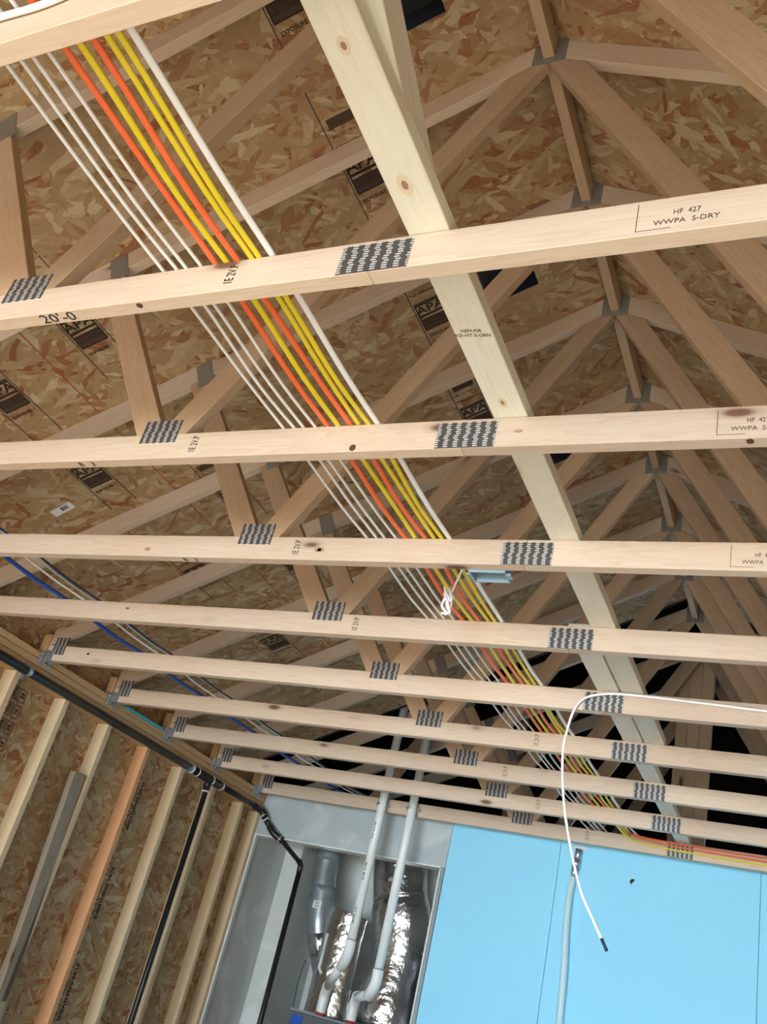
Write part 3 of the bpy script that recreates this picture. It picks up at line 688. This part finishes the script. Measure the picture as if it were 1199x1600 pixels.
# furnace
f = empty('furnace', (.82, 6.28, -1.9)); fo = Vector((.82, 6.28, -1.9))
def fb(name, x0, x1, y0, y1, z0, z1, mat, bv=.003):
    o = box(name, x0, x1, y0, y1, z0, z1, mat, bv=bv); o.parent = f; o.location -= fo; return o
fb('cabinet', .50, 1.12, 5.96, 6.60, FL + .002, -1.33, MGREY)
fb('top_cap', .49, 1.13, 5.95, 6.61, -1.329, -1.315, MDUCT)
fb('badge', .515, .60, 5.952, 5.9595, -1.42, -1.35, MBLUE, 0)
tag(f, 'dark grey furnace cabinet at the bottom of the closet, blue badge on its corner', 'furnace')
def lumpy(name, pts, r, parent, mat=MFOIL, amp=.05, seed=1, seg=28, k=8, flat=1.0):
    rr = random.Random(seed); P = smooth_path(pts, k); bm = bmesh.new(); rings = []; n = len(P)
    for i, p in enumerate(P):
        t = (P[min(i + 1, n - 1)] - P[max(i - 1, 0)]).normalized(); s = t.cross(Vector((0, 1, 0))).normalized(); u2 = s.cross(t)
        rad = r(i / (n - 1)) if callable(r) else r
        rings.append([bm.verts.new(p + (s * math.cos(a) + u2 * flat * math.sin(a)) * rad * (1 + amp * (rr.random() - .5))) for a in [2 * math.pi * j / seg for j in range(seg)]])
    for i in range(n - 1):
        for j in range(seg): bm.faces.new((rings[i][j], rings[i][(j + 1) % seg], rings[i + 1][(j + 1) % seg], rings[i + 1][j]))
    bm.faces.new(rings[0]); bm.faces.new(rings[-1][::-1])
    return finish(bm, name, mat, parent, smooth=True)
d1 = empty('round_duct', (.3, 6.35, -.5)); q = lambda *p: Vector(p) - Vector((.3, 6.35, -.5))
lumpy('duct_body', [q(.28, 6.38, -.056), q(.28, 6.36, -.30), q(.32, 6.34, -.52), q(.36, 6.33, -.72), q(.42, 6.36, -.90), q(.44, 6.44, -1.02)], .092, d1, MGAL, .03, 3)
for z_, x_ in ((-.22, .28), (-.50, .315)): tube('collar', [q(x_, 6.35, z_ + .045), q(x_ + .008, 6.35, z_ - .045)], .099, MDUCT, d1, k=1, seg=28, up=(1, 0, 0))
lumpy('tape_wrap', [q(.385, 6.335, -.78), q(.425, 6.37, -.93)], .098, d1, MFOIL, .10, 5)
fs = box('sticker', -.035, .035, -.001, .001, -.028, .028, MPAPER, d1); fs.location = q(.345, 6.24, -.60)
text('sticker_text', 'Flex\nduct', FX, UZ, q(.345, 6.238, -.60), .022, MINK, d1)
tag(d1, 'bent round metal duct with grey collars and a white sticker, left side of the closet', 'duct')
d2 = empty('foil_duct', (.9, 6.45, -.6)); q = lambda *p: Vector(p) - Vector((.9, 6.45, -.6))
lumpy('upper_section', [q(.84, 6.50, -.056), q(.86, 6.50, -.25), q(.90, 6.50, -.42)], .215, d2, MFOIL, .02, 8, flat=.9)
lumpy('lower_section', [q(.90, 6.50, -.42), q(.96, 6.50, -.62), q(.99, 6.48, -.85), q(.97, 6.47, -1.10), q(.96, 6.47, -1.30)], lambda t_: .215 + .02 * math.sin(t_ * 9), d2, MFOIL, .025, 9, flat=.8)
tag(d2, 'big foil wrapped duct behind the two white pipes, creased and shiny', 'duct')
d3 = empty('foil_plenum', (.63, 6.22, -.95)); q = lambda *p: Vector(p) - Vector((.63, 6.22, -.95))
lumpy('foil_jacket', [q(.68, 6.15, -.62), q(.67, 6.15, -.70), q(.665, 6.145, -.95), q(.67, 6.14, -1.20), q(.67, 6.14, -1.308)], lambda t_: .150 + .01 * t_, d3, MFOIL, .03, 12, flat=.65)
tag(d3, 'shorter foil wrapped plenum standing on the furnace, left of the big foil duct', 'duct')
tag(tube('condensate_pipe', [(.62, 5.985, -.80), (.62, 5.985, -1.03), (.65, 5.975, -1.06)], .011, MPVC, k=1, up=(1, 0, 0)), 'short thin white pipe in front of the foil plenum', 'pipe')
fbx = empty('filter_box', (1.34, 6.5, -1.4))
o = box('panel', -.08, .14, -.22, .22, -.60, .62, MGAL, fbx, bv=.004); o = box('flange', -.09, .15, -.23, .23, .622, .640, MDUCT, fbx)
tag(fbx, 'grey sheet metal return box at the right side of the closet', 'duct box')
tag(tube('black_wire', [(.48, 6.02, -1.0), (.47, 6.01, -1.15), (.485, 6.0, -1.310)], .004, MABS, up=(1, 0, 0)), 'thin black wire hanging left of the foil plenum', 'wire')

# ------------------------------------------------------------------ conduit and marks on the blue wall
c = empty('conduit', (2.42, YW - .03, -.1)); q = lambda *p: Vector(p) - Vector((2.42, YW - .03, -.1))
tube('pipe', [q(2.410, YW - .028, -.17), q(2.400, YW - .028, -.30), q(2.405, YW - .028, -.50), q(2.435, YW - .028, -1.0), q(2.45, YW - .028, FL + .1)], .022, MCOND, c, seg=18, up=(0, 1, 0))
tube('connector', [q(2.424, YW - .028, -.015), q(2.420, YW - .028, -.085)], .0215, MGAL, c, k=1, seg=18, up=(0, 1, 0))
tube('connector', [q(2.420, YW - .028, -.085), q(2.416, YW - .028, -.130)], .026, MGAL, c, k=1, seg=8, up=(0, 1, 0))
tube('connector', [q(2.416, YW - .028, -.130), q(2.410, YW - .028, -.19)], .023, MGAL, c, k=1, seg=18, up=(0, 1, 0))
box('strap', -.045, .045, -.002, .002, -.012, .012, MGAL, c).location = q(2.430, YW - .010, .0)
tag(c, 'pale blue-white conduit running down the blue wall from a metal connector', 'conduit')
bm = bmesh.new(); tube('', [(0, 0, 0), (.012, 0, .014), (.022, -.004, .012)], .007, None, k=3, seg=8, bm=bm, up=(0, 1, 0)); tube('', [(.004, 0, -.010), (.016, 0, .006)], .004, None, k=1, seg=6, bm=bm, up=(0, 1, 0))
o = finish(bm, 'moth', MINK); o.location = (2.760, YW - .008, -.158)
tag(o, 'small dark moth resting on the blue wall, right of the hanging cable', 'insect')

# ------------------------------------------------------------------ posts and diagonals dim in the attic beyond
pl = ['left', 'middle', 'right']
for i in range(3):
    tag(box('ridge_post', 2.872 + i * .0815, 2.872 + i * .0815 + .080, 6.20, 6.29, -.05, 1.66, MWEB, bv=.002, axis='z'), 'dim vertical post of three standing side by side in the attic, ' + pl[i] + ' one', 'post', 'three posts side by side')
def attic_brace(p, q_, y, lb):
    s_, a = strip_poly(p, q_, .089, 0); tag(member('attic_brace', s_, a, y, y + T, MWEB, None), lb, 'brace', 'diagonal braces in the dark attic')
attic_brace((3.25, -.04), (4.1, 1.5), 7.2, 'dim diagonal brace leaning right, right of the three attic posts')
attic_brace((2.70, 1.3), (2.0, -.04), 7.4, 'dim diagonal brace leaning towards the ridge, left of the three attic posts')
attic_brace((1.50, -.04), (1.50, 1.4), 6.9, 'dim upright board seen behind the right white vent pipe')
attic_brace((.75, .02), (1.30, 1.0), 5.80, 'pale diagonal board beside the left white vent pipe in the attic')
